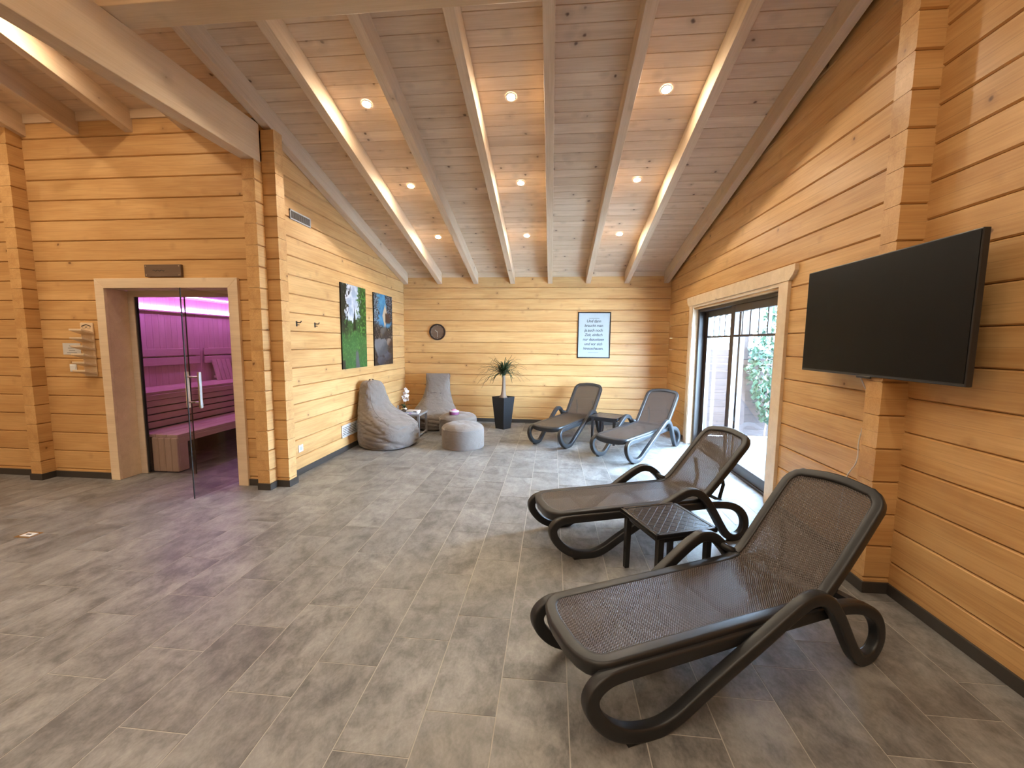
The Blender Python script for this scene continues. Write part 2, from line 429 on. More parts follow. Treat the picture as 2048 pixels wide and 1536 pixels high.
for i, (x, lb) in enumerate(((-3.72, 'pale rafter hidden close behind the big tie beam'), (-4.34, 'pale rafter above the sauna door, first one left of the tie beam'), (-4.95, 'pale rafter above the sauna wall, second one left of the tie beam'), (-5.56, 'pale rafter at the far left above the sauna wall'), (-6.17, 'leftmost pale rafter above the sauna wall'))):
    rafter(x, YS+.02, lb, 'rafters over the sauna front')
# trim strips closing the rafter bays
tr = B().box(XL, XR, YB-.018, YB+.01, 2.762, 2.86).build('trim_1', 'rafter_wood'); struct(tr)
tr = B().box(XW, XL-.1, YS-.018, YS+.01, 3.745, 3.85).build('trim_2', 'rafter_wood'); struct(tr)
# tie beam and purlin
o = B().box(0, 3.98-YF, 0, .13, 0, .36).build('tie_beam', 'beam_wood', None, Matrix.Translation((XL+.002, YF, 3.275)) @ ROT_L, bevel=.005)
tag(o, 'massive horizontal timber tie beam running from the log-end post toward the viewer', 'beam')
o = B().box(0, XR-.0+3.02, 0, .2, 0, .297).build('purlin', 'beam_wood', None, Tm(-3.02, 2.565, 3.637), bevel=.005)
tag(o, 'thick horizontal timber purlin crossing under the rafters near the top edge', 'beam')
# baseboards
def base(name, *bx):
    o = B().box(*bx).build(name, 'skirting', bevel=.002); struct(o); return o
bh = .07
base('baseboard_back', XL, XR, YB-.012, YB+.01, 0, bh)
base('baseboard_left', XL-.01, XL+.012, YS+T, YB, 0, bh)
base('baseboard_right', XR-.013, XR+.01, 6.73, YB, 0, bh)
base('baseboard_right_near', XR-.013, XR+.01, YF, 2.67, 0, bh).name = 'baseboard_near'
base('baseboard_middle', XR-.013, XR+.01, 2.8, 4.0, 0, bh)
o = base('baseboard_pier', 1.963, XR, 2.658, 2.81, 0, bh)
base('baseboard_sauna', XW, -4.82, YS-.012, YS+.01, 0, bh)
base('baseboard_post', XL-T-.0, XL+.012, 3.873, YS+.01, 0, bh)
base('baseboard_corner', XL, -2.738, YS-.012, YS+T+.012, 0, bh)
base('baseboard_crossing', -5.67, -5.518, 3.858, YS, 0, bh)
base('baseboard_narrow', -3.2, XL-T, YS-.012, YS+.01, 0, bh)
# ------------------------------------------------------------------ patio window
wn = link('window_1', None); struct(wn)
def wpart(name, mat, *bx, bevel=.003, parent=None): return B().box(*bx).build(name, mat, parent or wn, None, bevel=bevel)
# casing on the wall, header with shaped ears
wpart('casing', 'casing_wood', XR-.028, XR+.005, WY1-.005, 6.705, 0, 2.12)
wpart('casing', 'casing_wood', XR-.028, XR+.005, 4.0, WY0+.005, 0, 2.12)
hd = B().prism([(3.985, 2.12), (3.93, 2.16), (3.90, 2.20), (3.90, 2.255), (6.80, 2.255), (6.80, 2.19), (6.77, 2.15), (6.72, 2.12)], XR-.034, XR+.005, 0)
hd.build('header_board', 'casing_wood', wn, bevel=.003)
wpart('lining', 'casing_wood', XR-.02, XR+.15, WY1-.022, WY1, 0, WZ1); wpart('lining', 'casing_wood', XR-.02, XR+.15, WY0, WY0+.022, 0, WZ1)
wpart('lining', 'casing_wood', XR-.02, XR+.15, WY0, WY1, WZ1-.022, WZ1+.01)
fr = B(); ya, yb, x0, x1 = WY0+.02, WY1-.02, XR+.06, XR+.22
fr.box(x0, x1, yb-.07, yb, 0, 2.09); fr.box(x0, x1, ya, ya+.07, 0, 2.09); fr.box(x0, x1, ya, yb, 2.02, 2.09); fr.box(x0, x1, ya, yb, -.01, .03)
fr.build('outer_frame', 'window_brown', wn, bevel=.003)
def sash(xc, y0, y1, nb):
    xs0, xs1 = xc-.028, xc+.028; st_, zb, zt = .115, .03, 2.02
    s = B(); s.box(xs0, xs1, y0, y0+st_, zb, zt); s.box(xs0, xs1, y1-st_, y1, zb, zt); s.box(xs0, xs1, y0+st_, y1-st_, zb, .145); s.box(xs0, xs1, y0+st_, y1-st_, 1.935, zt)
    so = s.build('sash', 'window_brown', wn, bevel=.003)
    B().box(xc-.004, xc+.004, y0+st_-.01, y1-st_+.01, .135, 1.945).build('glass_pane', 'clear_glass', so)
    B().box(xs0-.006, xs1+.006, y0+st_, y1-st_, 1.636, 1.662).build('muntin', 'window_brown', so, bevel=.002)
    for q in range(1, nb+1):
        yy = y0+st_+(y1-y0-2*st_)*q/(nb+1)
        B().box(xs0+.01, xs1-.01, yy-.011, yy+.011, 1.66, 1.94).build('muntin', 'window_brown', so, bevel=.002)
    g = B()
    for yy in (y0+st_, y1-st_-.012): g.box(xs0-.003, xs0+.004, yy, yy+.012, .145, 1.636)
    g.build('glazing_bead', 'gasket_grey', so)
sash(XR+.175, 5.30, 6.49, 4); sash(XR+.105, 4.24, 5.43, 4)
# ------------------------------------------------------------------ terrace outside
dk = link('terrace_deck', None); tag(dk, 'pale timber terrace deck outside the patio window', 'deck')
for i in range(26):
    B().box(0, 5.2, 0, .138, 0, .03).build('deck_plank', 'deck_wood', dk, Tm(XR+.24, 3.75+.142*i, -.09), bevel=.003)
fn = link('garden_fence', None); tag(fn, 'pinkish garden fence of horizontal boards outside the patio window', 'fence')
for i in range(12):
    B().box(0, 4.6, 0, .025, 0, .1235).build('fence_board', 'fence_wood', fn, Tm(XR+.26, 7.42, -.04+.125*i), bevel=.003)
for xx in (3.16, 4.9):
    B().box(xx, xx+.11, 7.30, 7.41, -.06, 2.6).build('fence_post', 'fence_wood', fn, bevel=.004)
iv = link('climbing_plant', None); tag(iv, 'leafy green climbing plant on the garden fence outside', 'plant')
lv = B()
for i in range(900):
    q = RNG.random(3); zz = .25+1.95*q[2]; sp = .30*math.sin(math.pi*min(1, max(0, (zz-.1)/2.3)))**.6
    cx, cy = 3.55+(q[0]-.5)*2*sp+.05*math.sin(zz*4), 7.13+(q[1]-.5)*.26
    a, t2, s = RNG.random()*6.28, RNG.random()*1.2-.6, .028+.03*RNG.random()
    Mx = Matrix.Translation((cx, cy, zz)) @ Matrix.Rotation(a, 4, 'Z') @ Matrix.Rotation(t2+.9, 4, 'X')
    pts = [Mx @ Vector(p) for p in ((0, -s, 0), (s*.8, -.1*s, .012), (0, s*1.1, 0), (-s*.8, -.1*s, .012))]
    k = len(lv.v); lv.v += [tuple(p) for p in pts]; lv.f += [(k, k+1, k+2), (k, k+2, k+3)]
fo = lv.build('foliage', 'ivy_green', iv); fo['kind'] = 'stuff'
B().tube(cr([(3.55, 7.18, -.055), (3.57, 7.16, .6), (3.5, 7.17, 1.2), (3.58, 7.15, 2.1)], 5), .012).build('stem', 'trunk_bark', iv)
# ------------------------------------------------------------------ sauna
dr = link('door_1', None); struct(dr)
cz = 2.175
def dpart(name, mat, *bx, bevel=.003): return B().box(*bx).build(name, mat, dr, None, bevel=bevel)
def mitre(poly, name='casing'): return B().prism(poly, YS-.028, YS+.005, 1).build(name, 'casing_wood', dr, bevel=.003)
mitre([(-4.812, 0), (-4.708, 0), (-4.708, 2.075), (-4.812, cz)])
mitre([(-3.305, 0), (-3.196, 0), (-3.196, cz), (-3.305, 2.075)])
mitre([(-4.812, cz), (-4.708, 2.075), (-3.305, 2.075), (-3.196, cz)], 'header_casing')
dpart('lining', 'casing_wood', -4.735, -4.71, YS-.0, 4.235, 0, 2.075)
dpart('lining', 'casing_wood', -3.305, -3.28, YS-.0, 4.235, 0, 2.075)
dpart('lining', 'casing_wood', -4.71, -3.305, YS-.0, 4.235, 2.075, 2.10)
dpart('frame_post', 'sauna_wood', -4.71, -4.635, 4.215, 4.27, 0, 2.075); dpart('frame_head', 'sauna_wood', -4.64, -3.30, 4.215, 4.27, 2.01, 2.075); dpart('frame_post', 'sauna_wood', -3.36, -3.28, 4.225, 4.27, 0, 2.02)
dpart('seal', 'rubber', -4.635, -4.618, 4.225, 4.255, .01, 2.01)
B().box(-4.62, -4.045, 4.236, 4.244, .012, 2.01).build('fixed_pane', 'bronze_glass', dr)
dpart('pane_edge', 'rubber', -4.048, -4.042, 4.234, 4.246, .012, 2.01, bevel=0)
# open glass leaf
hx, hy = -3.352, 4.215; fx, fy = -3.425, 3.549
ang = math.atan2(fy-hy, fx-hx); wd = math.hypot(fx-hx, fy-hy)
leaf = B().box(0, wd, -.004, .004, .012, 2.02).build('glass_leaf', 'bronze_glass', dr, Tm(hx, hy, 0, ang))
B().box(wd-.004, wd+.002, -.005, .005, .012, 2.02).build('leaf_edge', 'rubber', leaf)
for sgn in (-1, 1):
    yy = sgn*.062; hb = B()
    hb.box(wd-.085, wd-.055, min(yy, yy+sgn*.02), max(yy, yy+sgn*.02), .89, 1.24)
    hb.build('handle', 'casing_wood' if sgn < 0 else 'steel', leaf, bevel=.004)
    for zz in (.945, 1.19): B().tube([(wd-.07, sgn*.004, zz), (wd-.07, sgn*.065, zz)], .009).build('handle_standoff', 'steel', leaf)
for zz in (.35, 1.75): B().box(-.01, .07, -.015, .015, zz-.04, zz+.04).build('hinge', 'steel', leaf, bevel=.003)
# sauna cabin shell
sw = B().box(-5.56, -5.46, 4.14, 6.95, 0, 2.2).build('wall_cabin', 'sauna_dark'); struct(sw)
for i in range(29):
    B().box(0, 2.2, 0, .0925, 0, .018).build('panel_board', 'sauna_wood', sw, Matrix(((0, 0, 1, -5.462), (0, 1, 0, 4.24+.0935*i), (1, 0, 0, 0), (0, 0, 0, 1))), bevel=.003)
B().box(-5.5, -3.0, 6.86, 6.95, 0, 2.2).build('cabin_end', 'sauna_wood', sw); B().box(-3.12, -3.03, 4.14, 6.95, 0, 2.2).build('cabin_side', 'sauna_wood', sw)
B().box(-5.5, -3.0, 4.14, 6.95, 2.14, 2.2).build('cabin_ceiling', 'sauna_wood', sw)
B().box(-5.46, -4.72, 4.15, 4.2, 0, 2.2).build('cabin_front', 'sauna_wood', sw); B().box(-3.29, -3.1, 4.15, 4.2, 0, 2.2).build('cabin_front', 'sauna_wood', sw); B().box(-5.46, -3.1, 4.15, 4.2, 2.1, 2.2).build('cabin_front', 'sauna_wood', sw)
bn = thing('sauna_bench', 'two-tier pale wooden sauna bench along the cabin wall', 'bench', (0, 0, 0))
def slat(nm, x0, x1, y0, y1, z0, z1, par=bn):
    L = y1-y0
    return B().box(0, L, 0, x1-x0, 0, z1-z0).build(nm, 'sauna_wood', par, Matrix(((0, -1, 0, x1), (1, 0, 0, y0), (0, 0, 1, z0), (0, 0, 0, 1))), bevel=.006)
for i in range(4): slat('seat_slat', -4.86+.141*i, -4.86+.141*i+.134, 4.29, 6.8, .41, .445)
slat('front_rail', -4.325, -4.295, 4.29, 6.8, .345, .41)
for i in range(4):
    B().box(0, .40, 0, .078, 0, .03).build('end_slat', 'sauna_wood', bn, Matrix(((0, 1, 0, -4.62+.081*i), (0, 0, 1, 4.275), (1, 0, 0, .01), (0, 0, 0, 1))), bevel=.01)
B().box(-4.33, -4.298, 4.30, 4.42, .01, .41).build('end_panel', 'sauna_wood', bn, bevel=.008)
for i in range(4): slat('seat_slat', -5.44+.145*i, -5.44+.145*i+.138, 4.27, 6.8, .865, .90)
slat('front_rail', -4.88, -4.85, 4.27, 6.8, .80, .865)
for i in range(4): slat('riser_slat', -4.90, -4.875, 4.27, 6.8, .455+.088*i, .455+.088*i+.074)
B().box(-5.0, -4.96, 4.3, 6.8, 0, .86).build('riser_backing', 'sauna_dark', bn)
for k, (y0, y1) in enumerate(((4.6, 5.87), (5.96, 6.85))):
    br = slat('backrest', -5.43, -5.40, y0, y1, 1.18, 1.288); Mi = br.matrix_basis.inverted()
    u = B().box(0, y1-y0, 0, .03, 0, .105).build('backrest_slat', 'sauna_wood', br, Matrix.Translation((0, 0, .13)), bevel=.006)
    B().box(.1, .16, .03, .045, -.01, .24).build('backrest_batten', 'sauna_wood', br)
hr = thing('sauna_headrest', 'slanted slatted wooden headrest leaning on the upper sauna bench', 'headrest', (-5.30, 6.25, .90), 0)
for i in range(4): B().box(-.02, .0, -.18+.09*i, -.18+.09*i+.08, 0, .34).build('headrest_slat', 'sauna_wood', hr, Matrix.Rotation(math.radians(-14), 4, 'Y'), bevel=.004)
B().box(-.05, -.021, -.18, .17, .05, .09).build('headrest_batten', 'sauna_wood', hr, Matrix.Rotation(math.radians(-14), 4, 'Y'))
led = thing('led_strip', 'glowing purple light strip under the sauna ceiling', 'light', (0, 0, 0))
B().box(-5.44, -5.405, 4.30, 6.8, 1.945, 1.99).build('diffuser', 'led_purple', led); B().box(-5.443, -5.38, 4.30, 6.8, 1.925, 1.944).build('cove_board', 'sauna_wood', led)
led2 = B().box(-5.06, -5.04, 4.35, 6.8, 2.125, 2.139).build('led_strip', 'led_purple'); tag(led2, 'thin purple light line on the sauna ceiling', 'light')
# ------------------------------------------------------------------ downlights
def downlight(x, y, label, group, back=False):
    t = thing('downlight', label, 'light', (0, 0, 0), 0, group); t.matrix_basis = Matrix.Translation((x, y, zc(y))) @ Matrix.Rotation((math.pi/2+AL) if back else (math.pi/2-AL), 4, 'X')   # local -y points down out of the boards
    L = B(); n = 20
    def ring(r, yy): return [(r*math.cos(2*math.pi*k/n), yy, r*math.sin(2*math.pi*k/n)) for k in range(n)]
    L.loops([ring(.038, -.010), ring(.038, -.006)]); L.build('lens', 'lens', t)
    L = B(); L.loops([ring(.040, -.002), ring(.040, -.009), ring(.049, -.008), ring(.051, -.002)], closed=True); L.build('ring', 'steel', t)
rn = ['nearest', 'middle', 'farthest']; cn = ['left', 'centre', 'right']
for j, y in enumerate((4.05, 5.275, 6.52)):
    for i, x in enumerate((-1.818, -.427, .967)):
        downlight(x, y, 'round recessed ceiling downlight, %s row, %s of the three' % (rn[j], cn[i]), 'downlights over the lounge')
for y, lb in ((1.35, 'behind the purlin'), (.1, 'just below the ridge')):  # unseen rows overhead, added to brighten the near floor
    for i, x in enumerate((-1.818, -.427, .967)):
        downlight(x, y, 'added ceiling downlight %s, %s of its row' % (lb, cn[i]), 'added downlights above the viewer')
for y, lb in ((-1.7, 'behind the viewer'), (-3.4, 'far behind the viewer')):  # unseen lamps, added as fill for surfaces facing the camera
    for i, x in enumerate((-1.818, -.427, .967)):
        downlight(x, y, 'added ceiling downlight %s, %s of its row' % (lb, cn[i]), 'added fill lights behind the viewer', True)
for x, xl in ((-3.97, 'right'), (-5.19, 'middle'), (-6.5, 'left')):  # more unseen lamps added at left to raise the overall brightness
    for y, lb in ((-1.7, 'near'), (-3.4, 'far')):
        downlight(x, y, 'added fill light in the %s bay of the %s row behind the viewer at left' % (xl, lb), 'added fill lights behind the viewer', True)
for i, (x, xl) in enumerate(((-3.97, 'first bay left of the tie beam'), (-5.19, 'third bay left of the tie beam, added as fill'), (-6.5, 'far left bay, added as fill'))):  # lamp by sauna wall beside tie beam follows rafter glow; others added as fill
    for y, lb in ((3.05, 'close to the sauna wall'), (1.8, 'added midway to the ridge'), (.3, 'added near the ridge')):
        downlight(x, y, 'recessed downlight %s, in the %s' % (lb, xl), 'downlights in front of the sauna')
# ------------------------------------------------------------------ sun loungers
def prof(s):   # seat-to-back centreline, s = metres along it
    return PROF[min(int(round(s/PSTEP)), len(PROF)-1)]
_p = cr([(-.185, 0, .322), (-.10, 0, .332), (.3, 0, .334), (.9, 0, .334), (1.0, 0, .338), (1.07, 0, .362), (1.14, 0, .428), (1.25, 0, .548), (1.38, 0, .692), (1.495, 0, .815)], 40)
PROF = []; PSTEP = .005; acc = 0; PROF.append(_p[0])
for a, b in zip(_p, _p[1:]):
    d = (b-a).length
    while acc+d >= PSTEP*len(PROF): PROF.append(a.lerp(b, (PSTEP*len(PROF)-acc)/d))
    acc += d
STOT = acc
def pnorm(s):
    a, b = prof(max(0, s-.02)), prof(min(STOT, s+.02)); tg = (b-a).normalized(); return Vector((-tg.z, 0, tg.x))
def p3(s, y, lift=0):
    q = prof(s)+pnorm(s)*lift; return Vector((q.x, y, q.z))
def sling(s0, s1, hw0, hw1, round0=0, round1=0, ns=40, ny=10, sag=.008):
    V, Fc, UV = [], [], []
    for i in range(ns+1):
        s = s0+(s1-s0)*i/ns; hw = hw0+(hw1-hw0)*i/ns
        e0, e1 = s-s0, s1-s
        if round0 and e0 < round0: hw -= round0*.9*(1-math.sqrt(max(0, 1-(1-e0/round0)**2)))
        if round1 and e1 < round1: hw -= round1*.9*(1-math.sqrt(max(0, 1-(1-e1/round1)**2)))
        for j in range(ny+1):
            v = -1+2*j/ny
            V.append(p3(s, hw*v, .006-sag*(1-v*v))); UV.append((s, hw*v))
        if i:
            for j in range(ny):
                a = (i-1)*(ny+1)+j; Fc.append((a, a+1, a+ny+2, a+ny+1))
    me = bpy.data.meshes.new('sling'); me.from_pydata([tuple(p) for p in V], [], Fc)
    ul = me.uv_layers.new(name='UVMap')
    for lp in me.loops: ul.data[lp.index].uv = UV[lp.vertex_index]
    me.materials.append(MATS['sling_mesh']); me.polygons.foreach_set('use_smooth', [True]*len(me.polygons))
    return me
def make_lounger(label):
    t = thing('sun_lounger', label, 'sun lounger', (0, 0, 0), 0, 'sun loungers')
    # side ribbons: front loop, diagonal, armrest, rear leg loop
    side = [(-.06, .240, .293), (-.125, .245, .288), (-.172, .248, .262), (-.190, .250, .222), (-.172, .252, .165), (-.118, .254, .100), (-.045, .256, .052), (.05, .258, .026), (.13, .262, .027), (.21, .268, .058), (.30, .275, .116), (.45, .288, .210), (.60, .300, .300), (.72, .308, .372), (.80, .312, .415), (.87, .314, .438), (.94, .314, .428), (1.0, .312, .388), (1.06, .308, .320), (1.12, .303, .235), (1.18, .298, .145), (1.24, .294, .066), (1.30, .292, .027), (1.375, .288, .034), (1.425, .284, .090), (1.425, .278, .165), (1.38, .272, .232), (1.29, .262, .277), (1.15, .246, .290), (.9, .240, .291), (.6, .238, .291), (.3, .238, .291), (.08, .238, .292)]
    for sg in (1, -1):
        P = cr([(x, sg*y, z) for x, y, z in side], 4, True)
        b = B().sweep(P, (0, 1, 0), .0295, .026, 16, True, 6)
        o = b.build('armrest_leg', 'plastic_coffee', t, smooth=True); autosmooth(o, 40)
        b = B().box(-.03, .035, sg*.257-.02, sg*.257+.02, -.0, .02); b.build('foot_pad', 'rubber', t)
        B().tube([(.995, sg*.318, .385), (1.03, sg*.27, .36), (1.045, sg*.235, .352)], .020, 10).build('hinge_pin', 'plastic_coffee', t, smooth=True)
    # seat frame: U round the foot end
    R = .085; hw = .222; pl = []
    s_h = 1.235
    for s in np.linspace(s_h, R+.03, 16): pl.append((s, hw-.012*(1-s/s_h)))
    for k in range(1, 9):
        a = math.pi/2*k/9; pl.append((.018+R*(1-math.sin(a)), hw-.012-R*(1-math.cos(a))))
    for y in np.linspace(hw-.012-R, -(hw-.012-R), 9): pl.append((.018-.014*math.cos(y/(hw-R)*1.4), y))
    for k in range(8, 0, -1):
        a = math.pi/2*k/9; pl.append((.018+R*(1-math.sin(a)), -(hw-.012-R*(1-math.cos(a)))))
    for s in np.linspace(R+.03, s_h, 16): pl.append((s, -(hw-.012*(1-s/s_h))))
    pts = [p3(max(0, s), y, -.010) for s, y in pl]; ax = [pnorm(max(0, s)) for s, y in pl]
    hgt = [.019+.020*max(0, 1-s/.16) for s, y in pl]
    pts = [p-a*(h-.019) for p, a, h in zip(pts, ax, hgt)]
    autosmooth(B().sweep(pts, ax, .030, hgt, 16, False, 5).build('seat_frame', 'plastic_coffee', t), 45)
    # backrest frame: U round the head end
    pl = []; hw = .228
    for s in np.linspace(s_h+.004, STOT-R-.02, 14): pl.append((s, hw+.006*math.sin((s-s_h)*4)))
    for k in range(1, 9):
        a = math.pi/2*k/9; pl.append((STOT-.02-R*(1-math.sin(a)), hw+.004-R*(1-math.cos(a))))
    for y in np.linspace(hw-R, -(hw-R), 11): pl.append((STOT-.02+.022*math.cos(y/(hw-R)*1.5), y))
    for k in range(8, 0, -1):
        a = math.pi/2*k/9; pl.append((STOT-.02-R*(1-math.sin(a)), -(hw+.004-R*(1-math.cos(a)))))
    for s in np.linspace(STOT-R-.02, s_h+.004, 14): pl.append((s, -(hw+.006*math.sin((s-s_h)*4))))
    pts = [p3(min(s, STOT), y, -.012) + (prof(STOT)-prof(STOT-.05)).normalized()*max(0, s-STOT) for s, y in pl]; ax = [pnorm(min(s, STOT)) for s, y in pl]
    autosmooth(B().sweep(pts, ax, .026, .026, 16, False, 5).build('backrest_frame', 'plastic_coffee', t), 45)
    link('seat_sling', sling(.035, s_h, .190, .208, .08, 0, 50), t)
    link('backrest_sling', sling(s_h, STOT-.03, .213, .216, 0, .07, 36), t)
    for x in (.12, .62, 1.1): B().box(x, x+.04, -.225, .225, .272, .300).build('crossbar', 'plastic_coffee', t, bevel=.004)
    pr_ = B()
    for sg in (1, -1): pr_.sweep([(1.29, sg*.15, .55), (1.33, sg*.15, .40), (1.30, sg*.15, .29)], (0, 1, 0), .014, .012, 8)
    pr_.box(1.285, 1.325, -.255, .255, .265, .295); pr_.build('backrest_prop', 'plastic_coffee', t)
    return t
L0 = make_lounger('large dark brown mesh sun lounger in the right foreground, nearest the viewer')
L0.matrix_basis = Tm(.228, 1.740, 0, math.radians(25.4))
for x, y, a, lb in ((.115, 3.117, 20.4, 'dark mesh sun lounger beyond the lattice-top side table, in front of the patio window'), (.862, 5.483, 53, 'dark mesh sun lounger at the far right, next to the patio window casing'), (-.012, 6.10, 63, 'dark mesh sun lounger at the back wall, below and left of the framed quote')):
    c = copy_tree(L0, None, Tm(x, y, 0, math.radians(a))); c['label'] = lb
# ------------------------------------------------------------------ lattice side tables
def clip_poly(poly, h):
    for ax, sgn in ((0, 1), (0, -1), (1, 1), (1, -1)):
        out = []
        for i in range(len(poly)):
            a, b = poly[i-1], poly[i]; da, db = h-sgn*a[ax], h-sgn*b[ax]
            if (da >= 0) != (db >= 0):
                t = da/(da-db); out.append((a[0]+(b[0]-a[0])*t, a[1]+(b[1]-a[1])*t))
            if db >= 0: out.append(b)
        poly = out
        if not poly: return []
    return poly
def make_table(label):
    t = thing('side_table', label, 'side table', (0, 0, 0), 0, 'lattice side tables'); h, zt = .215, .42
    B().box(-h, h, -h, h, zt-.022, zt-.006).build('table_top', 'table_plastic', t, bevel=.003)
    rm = B(); rm.box(-h, h, -h, -h+.022, zt-.03, zt); rm.box(-h, h, h-.022, h, zt-.03, zt); rm.box(-h, -h+.022, -h, h, zt-.03, zt); rm.box(h-.022, h, -h, h, zt-.03, zt)
    rm.build('rim', 'table_plastic', t, bevel=.003)
    lt = B(); cs = .052
    for i in range(-8, 9):
        for j in range(-8, 9):
            q = [(i*cs, j*cs), ((i+1)*cs-.0028, j*cs), ((i+1)*cs-.0028, (j+1)*cs-.0028), (i*cs, (j+1)*cs-.0028)]
            q = [((a*.94-b*.66)*.86, (a*.94+b*.66)*.86) for a, b in q]
            q = clip_poly(q, h-.026)
            if len(q) >= 3 and abs(sum(q[k-1][0]*q[k][1]-q[k][0]*q[k-1][1] for k in range(len(q)))) > 2e-4: lt.prism(q, zt-.006, zt-.0025)
    lt.build('lattice', 'table_plastic', t)
    for sx in (-1, 1):
        for sy in (-1, 1):
            b = B(); a0, a1 = .020, .016; cx, cy = sx*(h-.045), sy*(h-.035)
            b.loops([[(cx+sx*.004+dx*a1, cy+dy*a1, 0) for dx, dy in ((-1, -1), (1, -1), (1, 1), (-1, 1))], [(cx+dx*a0, cy+dy*a0, zt-.02) for dx, dy in ((-1, -1), (1, -1), (1, 1), (-1, 1))]])
            b.build('leg', 'table_plastic', t, bevel=.003)
    ap = B(); k = h-.04
    ap.box(-k, k, -k-.006, -k+.006, zt-.07, zt-.02); ap.box(-k, k, k-.006, k+.006, zt-.07, zt-.02); ap.box(-k-.006, -k+.006, -k, k, zt-.07, zt-.02); ap.box(k-.006, k+.006, -k, k, zt-.07, zt-.02)
    ap.build('apron', 'table_plastic', t)
    return t
T0 = make_table('dark square lattice-top side table between the two nearest loungers'); T0.matrix_basis = Tm(.762, 2.687, 0, math.radians(20.5))
c = copy_tree(T0, None, Tm(.875, 6.505, 0, math.radians(-26.5))); c['label'] = 'dark square side table between the two loungers at the back wall'
# ------------------------------------------------------------------ television
tv = thing('television', 'large black flat-screen television mounted on the right log wall', 'television', (1.965, 2.80, 1.725))
tw, thh = .65, .37
B().box(-.012, .02, -tw, tw, -thh, thh).build('housing', 'tv_bezel', tv, bevel=.004)
B().box(-.0145, -.011, -tw+.008, tw-.008, -thh+.016, thh-.008).build('screen', 'tv_black', tv)
B().box(-.014, -.005, -.06, .06, -thh-.012, -thh+.004).build('sensor_bar', 'tv_bezel', tv, bevel=.003)
B().box(.0, .012, -.11, .05, -.2, .2).build('wall_bracket', 'dark_metal', tv, Matrix.Translation((.012, 0, 0)))
o = B().tube(cr([(1.992, 2.89, 1.36), (2.09, 2.93, 1.20), (2.10, 2.95, 1.08), (2.105, 3.0, .9), (2.102, 3.0, .75), (2.105, 3.09, .60), (2.106, 3.12, .38), (2.106, 3.13, .2)], 6), .004, 6).build('power_cable', 'white_plastic', smooth=True)
tag(o, 'thin white cable hanging down the log wall below the television', 'cable')
# ------------------------------------------------------------------ wall pictures
def fbm(x, y, seed, o=4):
    v = 0; a = .5
    for k in range(o): v = v+a*vnoise(x*2**k, y*2**k, seed+k); a *= .5
    return v
def sm(a, b, x): t = np.clip((x-a)/(b-a), 0, 1); return t*t*(3-2*t)
def lerp(a, b, t): return a*(1-t[..., None])+np.array(b)*t[..., None]
def paint_forest(u, v):
    n1, n2, n3 = fbm(u*6, v*10, 1), fbm(u*22, v*36, 5), vnoise(u*60, v*110, 9)
    c = lerp(np.ones(u.shape+(3,))*np.array((.50, .57, .68)), (.82, .84, .88), sm(.35, .65, n1))
    far = sm(.60, .56, v+.16*(n1-.5)+.1*(n2-.5)); c = lerp(c, (.05, .13, .04), far)
    c = lerp(c, (.10, .30, .07), far*sm(.5, .7, n2))
    rt_ = sm(.60, .70, u+.35*(n2-.5)+.18*(n1-.5))*sm(.30, .45, v); c = lerp(c, (.035, .115, .025), rt_); c = lerp(c, (.13, .33, .07), rt_*sm(.48, .62, n2))
    spire = sm(.0, .02, (.80-v)*.23*(.6+.8*n2)-np.abs(u-.50))*sm(.36, .40, v); c = lerp(c, (.010, .035, .014), spire)
    lf = sm(.24, .14, u+.45*(n2-.5))*sm(.38, .45, v); c = lerp(c, (.015, .03, .012), lf)
    br = sm(.62, .70, fbm(u*9+v*6, v*9-u*7, 31))*sm(.5, .25, u)*sm(.6, .7, v); c = lerp(c, (.02, .018, .022), br)
    gr = sm(.43, .39, v+.07*(n1-.5)+.05*np.sin(u*9)); c = lerp(c, (.045, .17, .045), gr); c = lerp(c, (.15, .36, .11), gr*sm(.4, .65, .5*n2+.5*n3)); c = lerp(c, (.02, .09, .03), gr*sm(.62, .78, n3)*.7)
    pw = .07+.16*np.clip(.2-v, 0, 1); path = sm(pw, pw-.04, np.abs(u-(.57+.1*(.2-v))))*sm(.24, .18, v); c = lerp(c, (.17, .16, .19), path*.9)
    c = lerp(c, (.03, .03, .025), sm(.12, .08, u)*sm(.12, .09, v)); return c
